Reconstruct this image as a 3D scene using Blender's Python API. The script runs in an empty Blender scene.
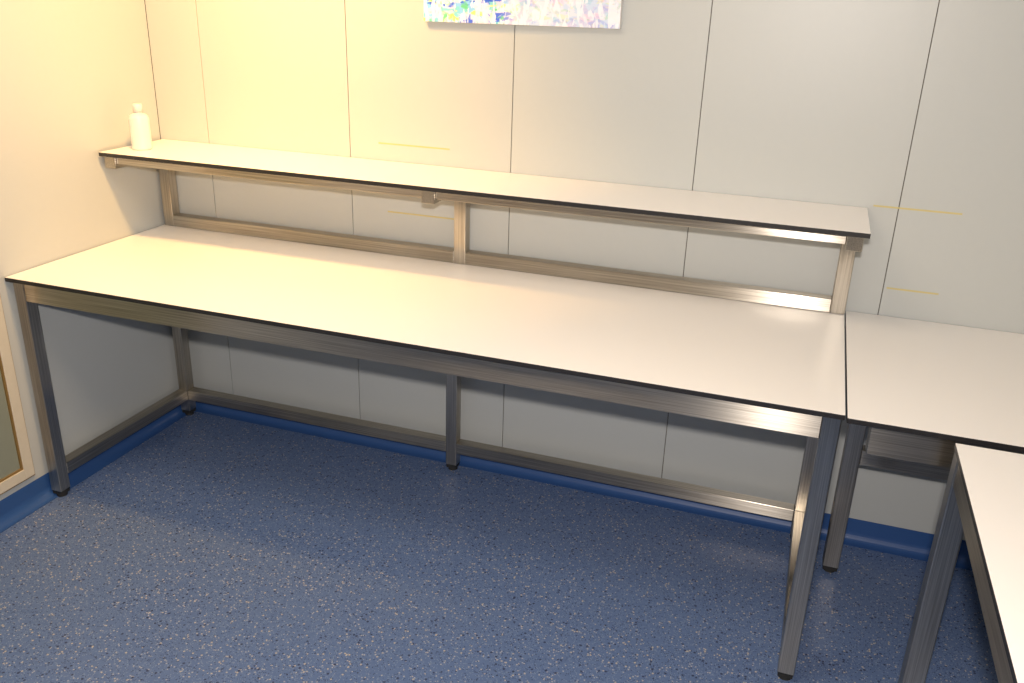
import bpy, bmesh, math, random
from mathutils import Matrix, Vector
random.seed(3)
S=bpy.context.scene
S.view_settings.view_transform='Standard'
COL=bpy.context.collection

# ---------------------------------------------------------------- materials
def new(name):
    m=bpy.data.materials.new(name); m.use_nodes=True
    nt=m.node_tree; return m,nt,nt.nodes['Principled BSDF']
def N(nt,t,**k):
    n=nt.nodes.new(t)
    for a,b in k.items(): setattr(n,a,b)
    return n
def plain(name,col,rough=.5,metal=0,bump=0,bscale=60,var=.04):
    m,nt,b=new(name)
    tc=N(nt,'ShaderNodeTexCoord'); no=N(nt,'ShaderNodeTexNoise'); no.inputs['Scale'].default_value=bscale; no.inputs['Detail'].default_value=3
    nt.links.new(tc.outputs['Object'],no.inputs['Vector'])
    mx=N(nt,'ShaderNodeMix',data_type='RGBA'); 
    mx.inputs[6].default_value=(*[c*(1-var) for c in col],1); mx.inputs[7].default_value=(*[min(1,c*(1+var)) for c in col],1)
    nt.links.new(no.outputs['Fac'],mx.inputs[0]); nt.links.new(mx.outputs[2],b.inputs['Base Color'])
    b.inputs['Roughness'].default_value=rough; b.inputs['Metallic'].default_value=metal
    if bump:
        bp=N(nt,'ShaderNodeBump'); bp.inputs['Strength'].default_value=bump; bp.inputs['Distance'].default_value=.002
        nt.links.new(no.outputs['Fac'],bp.inputs['Height']); nt.links.new(bp.outputs['Normal'],b.inputs['Normal'])
    return m
def steel(name,axis):
    m,nt,b=new(name)
    tc=N(nt,'ShaderNodeTexCoord'); mp=N(nt,'ShaderNodeMapping')
    sc=[380,380,380]; sc[axis]=4; mp.inputs['Scale'].default_value=sc
    no=N(nt,'ShaderNodeTexNoise'); no.inputs['Scale'].default_value=1; no.inputs['Detail'].default_value=4
    nt.links.new(tc.outputs['Object'],mp.inputs['Vector']); nt.links.new(mp.outputs[0],no.inputs['Vector'])
    cr=N(nt,'ShaderNodeValToRGB'); cr.color_ramp.elements[0].color=(.38,.34,.285,1); cr.color_ramp.elements[1].color=(.62,.575,.50,1)
    cr.color_ramp.elements[0].position=.32; cr.color_ramp.elements[1].position=.68
    nt.links.new(no.outputs['Fac'],cr.inputs[0]); nt.links.new(cr.outputs[0],b.inputs['Base Color'])
    b.inputs['Roughness'].default_value=.31
    b.inputs['Anisotropic'].default_value=1.0
    t=[1,1,1]; t[axis]=0
    cx=N(nt,'ShaderNodeCombineXYZ')
    for i in range(3): cx.inputs[i].default_value=t[i]*.7071
    nt.links.new(cx.outputs[0],b.inputs['Tangent'])
    b.inputs['Metallic'].default_value=1
    return m
STX,STY,STZ=steel('brushed_steel_x',0),steel('brushed_steel_y',1),steel('brushed_steel_z',2)
LAM=plain('white_laminate',(.89,.87,.85),.34,0,.03,300,.01)
BLK=plain('black_phenolic_edge',(.018,.017,.018),.4)
RUB=plain('black_rubber',(.02,.02,.02),.7)
WALL=plain('wall_panel_cream',(.51,.53,.52),.40,0,.03,60,.012)
GRV=plain('groove_grey',(.17,.16,.14),.8)
CEIL=plain('ceiling_white',(.72,.70,.66),.8)
FRM=plain('door_frame_cream',(.66,.60,.48),.4)
BRZ=plain('door_gasket_bronze',(.45,.28,.10),.35,.6)
TAPE=plain('yellow_tape_residue',(.60,.52,.24),.6)
def floor_mat():
    m,nt,b=new('blue_speckled_vinyl')
    tc=N(nt,'ShaderNodeTexCoord')
    big=N(nt,'ShaderNodeTexNoise'); big.inputs['Scale'].default_value=60; big.inputs['Detail'].default_value=6; big.inputs['Roughness'].default_value=.75
    nt.links.new(tc.outputs['Object'],big.inputs['Vector'])
    base=N(nt,'ShaderNodeMix',data_type='RGBA'); base.inputs[6].default_value=(.07,.12,.26,1); base.inputs[7].default_value=(.15,.222,.40,1)
    nt.links.new(big.outputs['Fac'],base.inputs[0]); cur=base.outputs[2]
    for sc,th,colr,off in ((300,.25,(.22,.29,.43),0),(190,.08,(.42,.42,.44),3.1),(220,.22,(.045,.07,.16),7.7),(160,.045,(.50,.44,.35),11.3),(120,.07,(.03,.045,.11),5.3)):
        mp=N(nt,'ShaderNodeMapping'); mp.inputs['Location'].default_value=(off,off*.7,off*.3)
        nt.links.new(tc.outputs['Object'],mp.inputs['Vector'])
        v=N(nt,'ShaderNodeTexVoronoi'); v.inputs['Scale'].default_value=sc; v.inputs['Randomness'].default_value=1
        nt.links.new(mp.outputs[0],v.inputs['Vector'])
        sp=N(nt,'ShaderNodeSeparateColor'); nt.links.new(v.outputs['Color'],sp.inputs[0])
        lt=N(nt,'ShaderNodeMath',operation='LESS_THAN'); lt.inputs[1].default_value=th; nt.links.new(sp.outputs[0],lt.inputs[0])
        l2=N(nt,'ShaderNodeMath',operation='LESS_THAN'); l2.inputs[1].default_value=.42; nt.links.new(v.outputs['Distance'],l2.inputs[0])
        mu=N(nt,'ShaderNodeMath',operation='MULTIPLY'); nt.links.new(lt.outputs[0],mu.inputs[0]); nt.links.new(l2.outputs[0],mu.inputs[1])
        mx=N(nt,'ShaderNodeMix',data_type='RGBA'); nt.links.new(mu.outputs[0],mx.inputs[0]); nt.links.new(cur,mx.inputs[6]); mx.inputs[7].default_value=(*colr,1)
        cur=mx.outputs[2]
    nt.links.new(cur,b.inputs['Base Color'])
    b.inputs['Roughness'].default_value=.40
    bp=N(nt,'ShaderNodeBump'); bp.inputs['Strength'].default_value=.15; bp.inputs['Distance'].default_value=.002
    n2=N(nt,'ShaderNodeTexNoise'); n2.inputs['Scale'].default_value=160; nt.links.new(tc.outputs['Object'],n2.inputs['Vector'])
    nt.links.new(n2.outputs['Fac'],bp.inputs['Height']); nt.links.new(bp.outputs['Normal'],b.inputs['Normal'])
    return m
FLOOR=floor_mat()
SKIRT=plain('blue_vinyl_skirting',(.03,.09,.27),.4,0,.02,200)

# ---------------------------------------------------------------- mesh helpers
def add_box(bm,lo,hi,bev=.0,mi=0):
    r=bmesh.ops.create_cube(bm,size=1)
    vs=r['verts']
    for v in vs:
        v.co=Vector([(lo[i]+hi[i])/2+v.co[i]*(hi[i]-lo[i]) for i in range(3)])
    fs=set(f for v in vs for f in v.link_faces)
    for f in fs: f.material_index=mi
    if bev:
        es=list(set(e for v in vs for e in v.link_edges))
        bmesh.ops.bevel(bm,geom=es,offset=bev,segments=2,affect='EDGES',profile=.5)
def obj(name,bm,mats,parent=None):
    me=bpy.data.meshes.new(name); bm.normal_update(); bm.to_mesh(me); bm.free()
    for m in mats: me.materials.append(m)
    o=bpy.data.objects.new(name,me); COL.objects.link(o)
    if parent: o.parent=parent
    return o
def box(name,lo,hi,mat,parent=None,bev=.002):
    bm=bmesh.new(); add_box(bm,lo,hi,bev); return obj(name,bm,[mat],parent)
def boxes(name,lst,mats,parent=None,bev=0):
    bm=bmesh.new()
    for l in lst: add_box(bm,l[0],l[1],bev,l[2] if len(l)>2 else 0)
    return obj(name,bm,mats,parent)
def empty(name,loc=(0,0,0)):
    o=bpy.data.objects.new(name,None); COL.objects.link(o); o.empty_display_size=.2; return o
def top(name,lo,hi,parent):
    """compact laminate board: white faces, black solid core edge"""
    bm=bmesh.new(); add_box(bm,lo,hi,.0012); bm.normal_update()
    for f in bm.faces: f.material_index=0 if abs(f.normal.z)>.9 else 1
    return obj(name,bm,[LAM,BLK],parent)
T=.04
def leg(name,x,y,z1,parent,t=T):
    h=t/2
    bm=bmesh.new(); add_box(bm,(x-h,y-h,.022),(x+h,y+h,z1),.0025,0)
    add_box(bm,(x-h+.002,y-h+.002,.010),(x+h-.002,y+h-.002,.024),.001,1)
    bmesh.ops.create_cone(bm,cap_ends=True,segments=20,radius1=.017,radius2=.014,depth=.012,matrix=Matrix.Translation((x,y,.0062)))
    for f in bm.faces:
        if f.calc_center_median().z<.0245: f.material_index=1
    return obj(name,bm,[STZ,RUB],parent)

# ---------------------------------------------------------------- room
RX,RY,RZ=3.55,-4.0,2.5
box('floor',(-.1,RY-.1,-.05),(RX+.1,.1,0),FLOOR,None,0)
box('ceiling',(-.1,RY-.1,RZ),(RX+.1,.1,RZ+.05),CEIL,None,0)
def panels(axis,fixed,sign,seams,name,z0=0):
    """wall with flush panels separated by narrow open joints"""
    lst=[]
    g=.0014
    for a,b in zip(seams[:-1],seams[1:]):
        if axis=='x': lst.append(((a+g,min(fixed,fixed+sign*.03),0),(b-g,max(fixed,fixed+sign*.03),RZ),0))
        else: lst.append(((min(fixed,fixed+sign*.03),a+g,0),(max(fixed,fixed+sign*.03),b-g,RZ),0))
    o1,o2=fixed+sign*.005,fixed+sign*.09
    if axis=='x': lst.append(((seams[0],min(o1,o2),0),(seams[-1],max(o1,o2),RZ),1))
    else: lst.append(((min(o1,o2),seams[0],0),(max(o1,o2),seams[-1],RZ),1))
    return boxes(name,lst,[WALL,GRV])
panels('x',0.0,1,[0.0,.205,.758,1.317,1.880,2.441,3.0,RX],'wall_back')
panels('y',0.0,-1,[RY,-3.3,-2.7,-2.1,-1.66,0.0],'wall_left')
panels('y',RX,1,[RY,-3.0,-2.4,-1.8,-1.2,-.6,0.0],'wall_right')
panels('x',RY,-1,[0,.6,1.2,1.8,2.4,3.0,RX],'wall_front')
# faint yellow tape residue lines on the back wall
tp=[]
for xa,xb,z in ((.862,1.112,1.108),(.890,1.132,.885),(2.376,2.600,1.060),(2.450,2.585,.832)):
    tp.append(((xa,-.0006,z-.0025),(xb,-.0001,z+.0025)))
boxes('tape_residue_marks',tp,[TAPE])

# coved vinyl skirting
def skirting(name,p0,p1,inward,h=.078):
    bm=bmesh.new(); prof=[(0.0006,h),(.003,h),(.004,.035)]
    for i in range(1,8):
        a=math.pi/2*i/8; prof.append((.004+.03*(1-math.cos(a)),.035-.033*math.sin(a)))
    prof+= [(.036,.0016),(.036,.0004),(0.0006,.0004)]
    rows=[]
    for P in (p0,p1):
        rows.append([bm.verts.new((P[0]+inward[0]*d,P[1]+inward[1]*d,z)) for d,z in prof])
    n=len(prof)
    for i in range(n):
        j=(i+1)%n; bm.faces.new((rows[0][i],rows[1][i],rows[1][j],rows[0][j]))
    bm.faces.new(rows[0]); bm.faces.new(rows[1][::-1]); bmesh.ops.recalc_face_normals(bm,faces=bm.faces)
    return obj(name,bm,[SKIRT])
skirting('baseboard_back',(0,0),(RX,0),(0,-1))
skirting('baseboard_left',(0,RY),(0,0),(1,0))
skirting('baseboard_right',(RX,0),(RX,RY),(-1,0))
skirting('baseboard_front',(RX,RY),(0,RY),(0,1))

# glazed door in left wall
d=empty('door_1')
ya,yb,za,zb=-1.62,-.765,.105,2.08
GL,nt,b=new('door_glass'); b.inputs['Base Color'].default_value=(.26,.28,.22,1); b.inputs['Roughness'].default_value=.12
boxes('door_frame',[((.0005,ya,za),(.012,ya+.05,zb)),((.0005,yb-.035,za),(.012,yb,zb)),((.0005,ya+.05,za),(.012,yb-.035,za+.035)),((.0005,ya+.05,zb-.05),(.012,yb-.035,zb))],[FRM],d,.0015)
boxes('door_gasket',[((.0005,yb,za-.006),(.006,yb+.005,zb)),((.0005,yb-.041,za+.035),(.009,yb-.0355,zb-.05)),((.0005,ya+.05,za+.0355),(.009,yb-.0415,za+.041)),((.0005,ya,za-.006),(.006,yb,za-.0005))],[BRZ],d,0)
box('door_glass_pane',(.0005,ya+.051,za+.036),(.004,yb-.042,zb-.051),GL,d,0)

# ---------------------------------------------------------------- main bench
H=.75; TH=.013
wb=empty('workbench')
x0,x1,D=.003,2.350,.733
top('worktop',(x0,-D,H-TH),(x1,-.002,H),wb)
zt=H-TH-.001
lx0,lx1=x0+.034,x1-.024; ly0,ly1=-D+.032,-.06; xm=1.155
leg('leg_1',lx0,ly0,zt,wb); leg('leg_2',lx1,ly0,zt,wb)
leg('leg_3',lx0,ly1,zt,wb); leg('leg_4',lx1,ly1,zt,wb); leg('leg_5',xm,ly1,zt-T,wb)
h=T/2; AP=.058
box('front_rail',(lx0+h,ly0-h,zt-AP),(lx1-h,ly0+h,zt),STX,wb)
box('rear_rail',(lx0+h,ly1-h,zt-T),(lx1-h,ly1+h,zt),STX,wb)
for i,xx in enumerate((lx0,lx1,xm)): box('side_rail_%d'%i,(xx-h,ly0+h,zt-AP),(xx+h,ly1-h,zt),STY,wb)
sz=.092
box('rear_stretcher_1',(lx0+h,ly1-h,sz-h),(xm-h,ly1+h,sz+h),STX,wb)
box('rear_stretcher_2',(xm+h,ly1-h,sz-h),(lx1-h,ly1+h,sz+h),STX,wb)
box('side_stretcher_1',(lx0-h,ly0+h,sz-h),(lx0+h,ly1-h,sz+h),STY,wb)
box('side_stretcher_2',(lx1-h,ly0+h,sz-h),(lx1+h,ly1-h,sz+h),STY,wb)

# ---------------------------------------------------------------- raised shelf
sh=empty('raised_shelf')
Hs=1.053; sf=.311; sx0,sx1=.012,2.362
top('shelf_board',(sx0,-sf,Hs-TH),(sx1,-.002,Hs),sh)
pz=Hs-TH-.001; py0,py1=-.044,-.004
px=[.032,1.166,2.330]
box('base_rail_1',(px[0]+h,py0,H+.001),(px[1]-h,py1,H+.041),STX,sh)
box('base_rail_2',(px[1]+h,py0,H+.001),(px[2]-h,py1,H+.041),STX,sh)
for i,xx in enumerate(px):
    box('post_%d'%(i+1),(xx-h,py0,H+.001),(xx+h,py1,pz),STZ,sh)
    box('arm_%d'%(i+1),(xx-h,-sf+.02,pz-.04),(xx+h,py0,pz),STY,sh)
box('front_tube_1',(px[0]+h,-sf+.03,pz-.027),(px[1]-h,-sf+.057,pz),STX,sh)
box('front_tube_2',(px[1]+h,-sf+.03,pz-.027),(px[2]-h,-sf+.057,pz),STX,sh)

# ---------------------------------------------------------------- adjoining bench
w2=empty('workbench.001')
a0,a1=2.354,RX-.01
top('worktop.001',(a0,-.745,H-TH),(a1,-.002,H),w2)
leg('leg_1.001',2.427,-.19,zt,w2,.045); leg('leg_2.001',a1-.06,-.19,zt,w2,.045)
leg('leg_3.001',a1-.06,-.69,zt,w2)
box('front_rail.001',(2.407,-.715,zt-.078),(a1-.082,-.675,zt),STX,w2)
box('rear_rail.001',(2.405+.045,-.21,zt-.04),(a1-.085,-.17,zt),STX,w2)
box('cross_rail.001',(2.405+.045,-.21,.372),(a1-.085,-.17,.418),STX,w2)
box('side_rail.001',(2.407,-.675,zt-.04),(2.447,-.215,zt),STY,w2)

# ---------------------------------------------------------------- near right bench
w3=empty('workbench.002')
b0,b1=2.562,3.30; c0,c1=-2.45,-.780
top('worktop.002',(b0,c0,H-TH),(b1,c1,H),w3)
for i,(xx,yy) in enumerate(((b0+.024,c1-.026),(b1-.045,c1-.045),(b0+.03,c0+.045),(b1-.045,c0+.045))):
    leg('leg_%d.002'%(i+1),xx,yy,zt,w3,.045 if i==0 else T)
box('side_rail_1.002',(b0+.004,c0+.065,zt-AP),(b0+.044,c1-.053,zt),STY,w3)
box('side_rail_2.002',(b1-.065,c0+.065,zt-AP),(b1-.025,c1-.065,zt),STY,w3)
box('end_rail_1.002',(b0+.047,c1-.05,zt-AP),(b1-.065,c1-.01,zt),STX,w3)
box('end_rail_2.002',(b0+.05,c0+.025,zt-AP),(b1-.065,c0+.065,zt),STX,w3)
box('side_stretcher.002',(b1-.065,c0+.065,sz-h),(b1-.025,c1-.065,sz+h),STY,w3)
box('end_stretcher.002',(b0+.047,c1-.05,sz-h),(b1-.065,c1-.01,sz+h),STX,w3)

# ---------------------------------------------------------------- plastic bottle
PL,nt,b=new('white_plastic'); b.inputs['Base Color'].default_value=(.90,.88,.86,1); b.inputs['Roughness'].default_value=.28
b.inputs['Transmission Weight'].default_value=.25; b.inputs['Subsurface Weight'].default_value=.2; b.inputs['Subsurface Radius'].default_value=(.02,.02,.02)
bm=bmesh.new()
prof=[(0,0),(.028,0),(.031,.003),(.032,.008),(.032,.098),(.030,.107),(.024,.113),(.016,.116),(.0125,.118),(.0125,.121),(.0150,.1215),(.0150,.143),(.0138,.146),(.010,.147),(0,.147)]
vs=[bm.verts.new((r,0,z)) for r,z in prof]
es=[bm.edges.new((vs[i],vs[i+1])) for i in range(len(vs)-1)]
bmesh.ops.spin(bm,geom=vs+es,axis=(0,0,1),cent=(0,0,0),steps=40,angle=2*math.pi)
bmesh.ops.remove_doubles(bm,verts=bm.verts,dist=1e-5); bmesh.ops.recalc_face_normals(bm,faces=bm.faces)
for f in bm.faces: f.smooth=True
bo=obj('plastic_bottle',bm,[PL]); bo.location=(.092,-.20,Hs+.0005)

# ---------------------------------------------------------------- canvas picture
m,nt,b=new('abstract_painting'); b.inputs['Roughness'].default_value=.5
tc=N(nt,'ShaderNodeTexCoord'); sepx=N(nt,'ShaderNodeSeparateXYZ'); nt.links.new(tc.outputs['Object'],sepx.inputs[0])
white=N(nt,'ShaderNodeRGB'); white.outputs[0].default_value=(.80,.80,.90,1); cur=white.outputs[0]
lf=N(nt,'ShaderNodeMapRange'); lf.inputs['From Min'].default_value=-.06; lf.inputs['From Max'].default_value=.02; lf.inputs['To Min'].default_value=.95; lf.inputs['To Max'].default_value=.28
nt.links.new(sepx.outputs[0],lf.inputs['Value'])
def splash(col,scale,th,off,stretch=(1,1,1),left=True,amt=1):
    global cur
    mp=N(nt,'ShaderNodeMapping'); mp.inputs['Location'].default_value=(off,off,off); mp.inputs['Scale'].default_value=stretch
    nt.links.new(tc.outputs['Object'],mp.inputs['Vector'])
    no=N(nt,'ShaderNodeTexNoise'); no.inputs['Scale'].default_value=scale; no.inputs['Detail'].default_value=6; no.inputs['Distortion'].default_value=.8
    nt.links.new(mp.outputs[0],no.inputs['Vector'])
    cr=N(nt,'ShaderNodeValToRGB'); cr.color_ramp.elements[0].position=th; cr.color_ramp.elements[1].position=th+.05
    nt.links.new(no.outputs['Fac'],cr.inputs[0]); f=cr.outputs[0]
    mu=N(nt,'ShaderNodeMath',operation='MULTIPLY'); nt.links.new(f,mu.inputs[0])
    if left: nt.links.new(lf.outputs[0],mu.inputs[1])
    else: mu.inputs[1].default_value=amt
    mx=N(nt,'ShaderNodeMix',data_type='RGBA'); nt.links.new(mu.outputs[0],mx.inputs[0]); nt.links.new(cur,mx.inputs[6]); mx.inputs[7].default_value=(*col,1); cur=mx.outputs[2]
splash((.78,.50,.72),18,.52,1.0,(1,1,1),False,.5)
splash((.22,.55,.90),14,.47,4.2,(1,1,2.2))
splash((.20,.62,.70),18,.54,9.4,(1,1,2))
splash((.90,.82,.18),22,.57,2.7,(1,1,2))
splash((.03,.12,.75),20,.56,8.3,(1,1,2))
splash((.14,.58,.26),24,.59,6.1)
splash((.90,.90,.97),34,.51,12.5,(1.6,1,.5),False,.85)
nt.links.new(cur,b.inputs['Base Color'])
CAN=plain('canvas_edge',(.80,.78,.76),.7)
bm=bmesh.new(); add_box(bm,(-.30,-.022,0),(.30,0,.42),.0015); bm.normal_update()
for f in bm.faces: f.material_index=0 if f.normal.y<-.9 else 1
pic=obj('abstract_painting_canvas',bm,[m,CAN]); pic.location=(1.335,-.002,1.487); pic.rotation_euler=(0,-math.radians(.3),0)

# ---------------------------------------------------------------- lamps
def ceiling_lamp(name,x,y,sx,sy,power,col,em=3,spread=180):
    e=empty(name)
    LM,nt,b=new(name+'_diffuser'); b.inputs['Base Color'].default_value=(.9,.9,.88,1); b.inputs['Emission Color'].default_value=(*col,1); b.inputs['Emission Strength'].default_value=em
    z=RZ-.001
    boxes('housing',[((x-sx/2-.02,y-sy/2-.02,z-.03),(x-sx/2,y+sy/2+.02,z)),((x+sx/2,y-sy/2-.02,z-.03),(x+sx/2+.02,y+sy/2+.02,z)),
      ((x-sx/2,y-sy/2-.02,z-.03),(x+sx/2,y-sy/2,z)),((x-sx/2,y+sy/2,z-.03),(x+sx/2,y+sy/2+.02,z))],[FRM],e)
    box('diffuser',(x-sx/2,y-sy/2,z-.012),(x+sx/2,y+sy/2,z-.002),LM,e,0)
    L=bpy.data.lights.new(name+'_light','AREA'); L.shape='RECTANGLE'; L.size=sx; L.size_y=sy; L.energy=power; L.color=col; L.spread=math.radians(spread)
    o=bpy.data.objects.new(name+'_light',L); COL.objects.link(o); o.location=(x,y,z-.04); o.parent=e
ceiling_lamp('ceiling_lamp',1.1,-1.5,1.2,.6,14,(1,.80,.58))
# warm ceiling spotlight turned to the left/back corner
def spotlight(name,pos,target,power,col,spread):
    e=empty(name); P=Vector(pos); dr=(Vector(target)-P).normalized(); q=dr.to_track_quat('-Z','Y')
    bm=bmesh.new()
    Mx=Matrix.Translation(P)@q.to_matrix().to_4x4()
    bmesh.ops.create_cone(bm,cap_ends=False,segments=32,radius1=.10,radius2=.075,depth=.12,matrix=Mx@Matrix.Translation((0,0,.03)))
    bmesh.ops.create_cone(bm,cap_ends=True,segments=32,radius1=.075,radius2=.06,depth=.02,matrix=Mx@Matrix.Translation((0,0,.10)))
    obj('lamp_head',bm,[CEIL],e)
    bm=bmesh.new(); bmesh.ops.create_cone(bm,cap_ends=True,segments=16,radius1=.012,radius2=.012,depth=RZ-P.z-.08,matrix=Matrix.Translation((P.x,P.y,(RZ+P.z+.08)/2-.001)))
    bmesh.ops.create_cone(bm,cap_ends=True,segments=24,radius1=.05,radius2=.05,depth=.015,matrix=Matrix.Translation((P.x,P.y,RZ-.0085)))
    obj('stem',bm,[CEIL],e)
    L=bpy.data.lights.new(name+'_light','AREA'); L.shape='DISK'; L.size=.17; L.energy=power; L.color=col; L.spread=math.radians(spread)
    o=bpy.data.objects.new(name+'_light',L); COL.objects.link(o); o.matrix_world=Mx@Matrix.Translation((0,0,-.02)); o.parent=e
spotlight('ceiling_spotlight',(.85,-.80,2.30),(.38,-.06,1.20),14,(1,.56,.17),105)
# on-camera flash
L=bpy.data.lights.new('camera_flash','AREA'); L.shape='RECTANGLE'; L.size=.08; L.size_y=.05; L.energy=41; L.color=(1,.91,.84)
fo=bpy.data.objects.new('camera_flash',L); COL.objects.link(fo)
W=bpy.data.worlds.new('w'); S.world=W; W.use_nodes=True; W.node_tree.nodes['Background'].inputs[0].default_value=(.5,.45,.4,1); W.node_tree.nodes['Background'].inputs[1].default_value=.1

# ---------------------------------------------------------------- camera
def basis(y,p,r):
    fw=Vector((-math.sin(y)*math.cos(p),math.cos(y)*math.cos(p),math.sin(p)))
    rt=fw.cross(Vector((0,0,1))).normalized(); up=rt.cross(fw)
    c,s=math.cos(r),math.sin(r)
    return c*rt+s*up,-s*rt+c*up,fw
rt,up,fw=basis(.3228,-.3795,.0327)
C=Vector((2.2070,-2.5919,1.5812))
cd=bpy.data.cameras.new('camera'); cd.sensor_width=36; cd.lens=881.16/1024*36; cd.clip_start=.02
co=bpy.data.objects.new('camera',cd); COL.objects.link(co)
M=Matrix((rt,up,-fw)).transposed().to_4x4(); M.translation=C; co.matrix_world=M
S.camera=co
# flash head aimed slightly above the lens axis
rt2,up2,fw2=basis(.45,-.34,0)
M2=Matrix((rt2,up2,-fw2)).transposed().to_4x4(); M2.translation=C+Vector((0,0,.13)); fo.matrix_world=M2
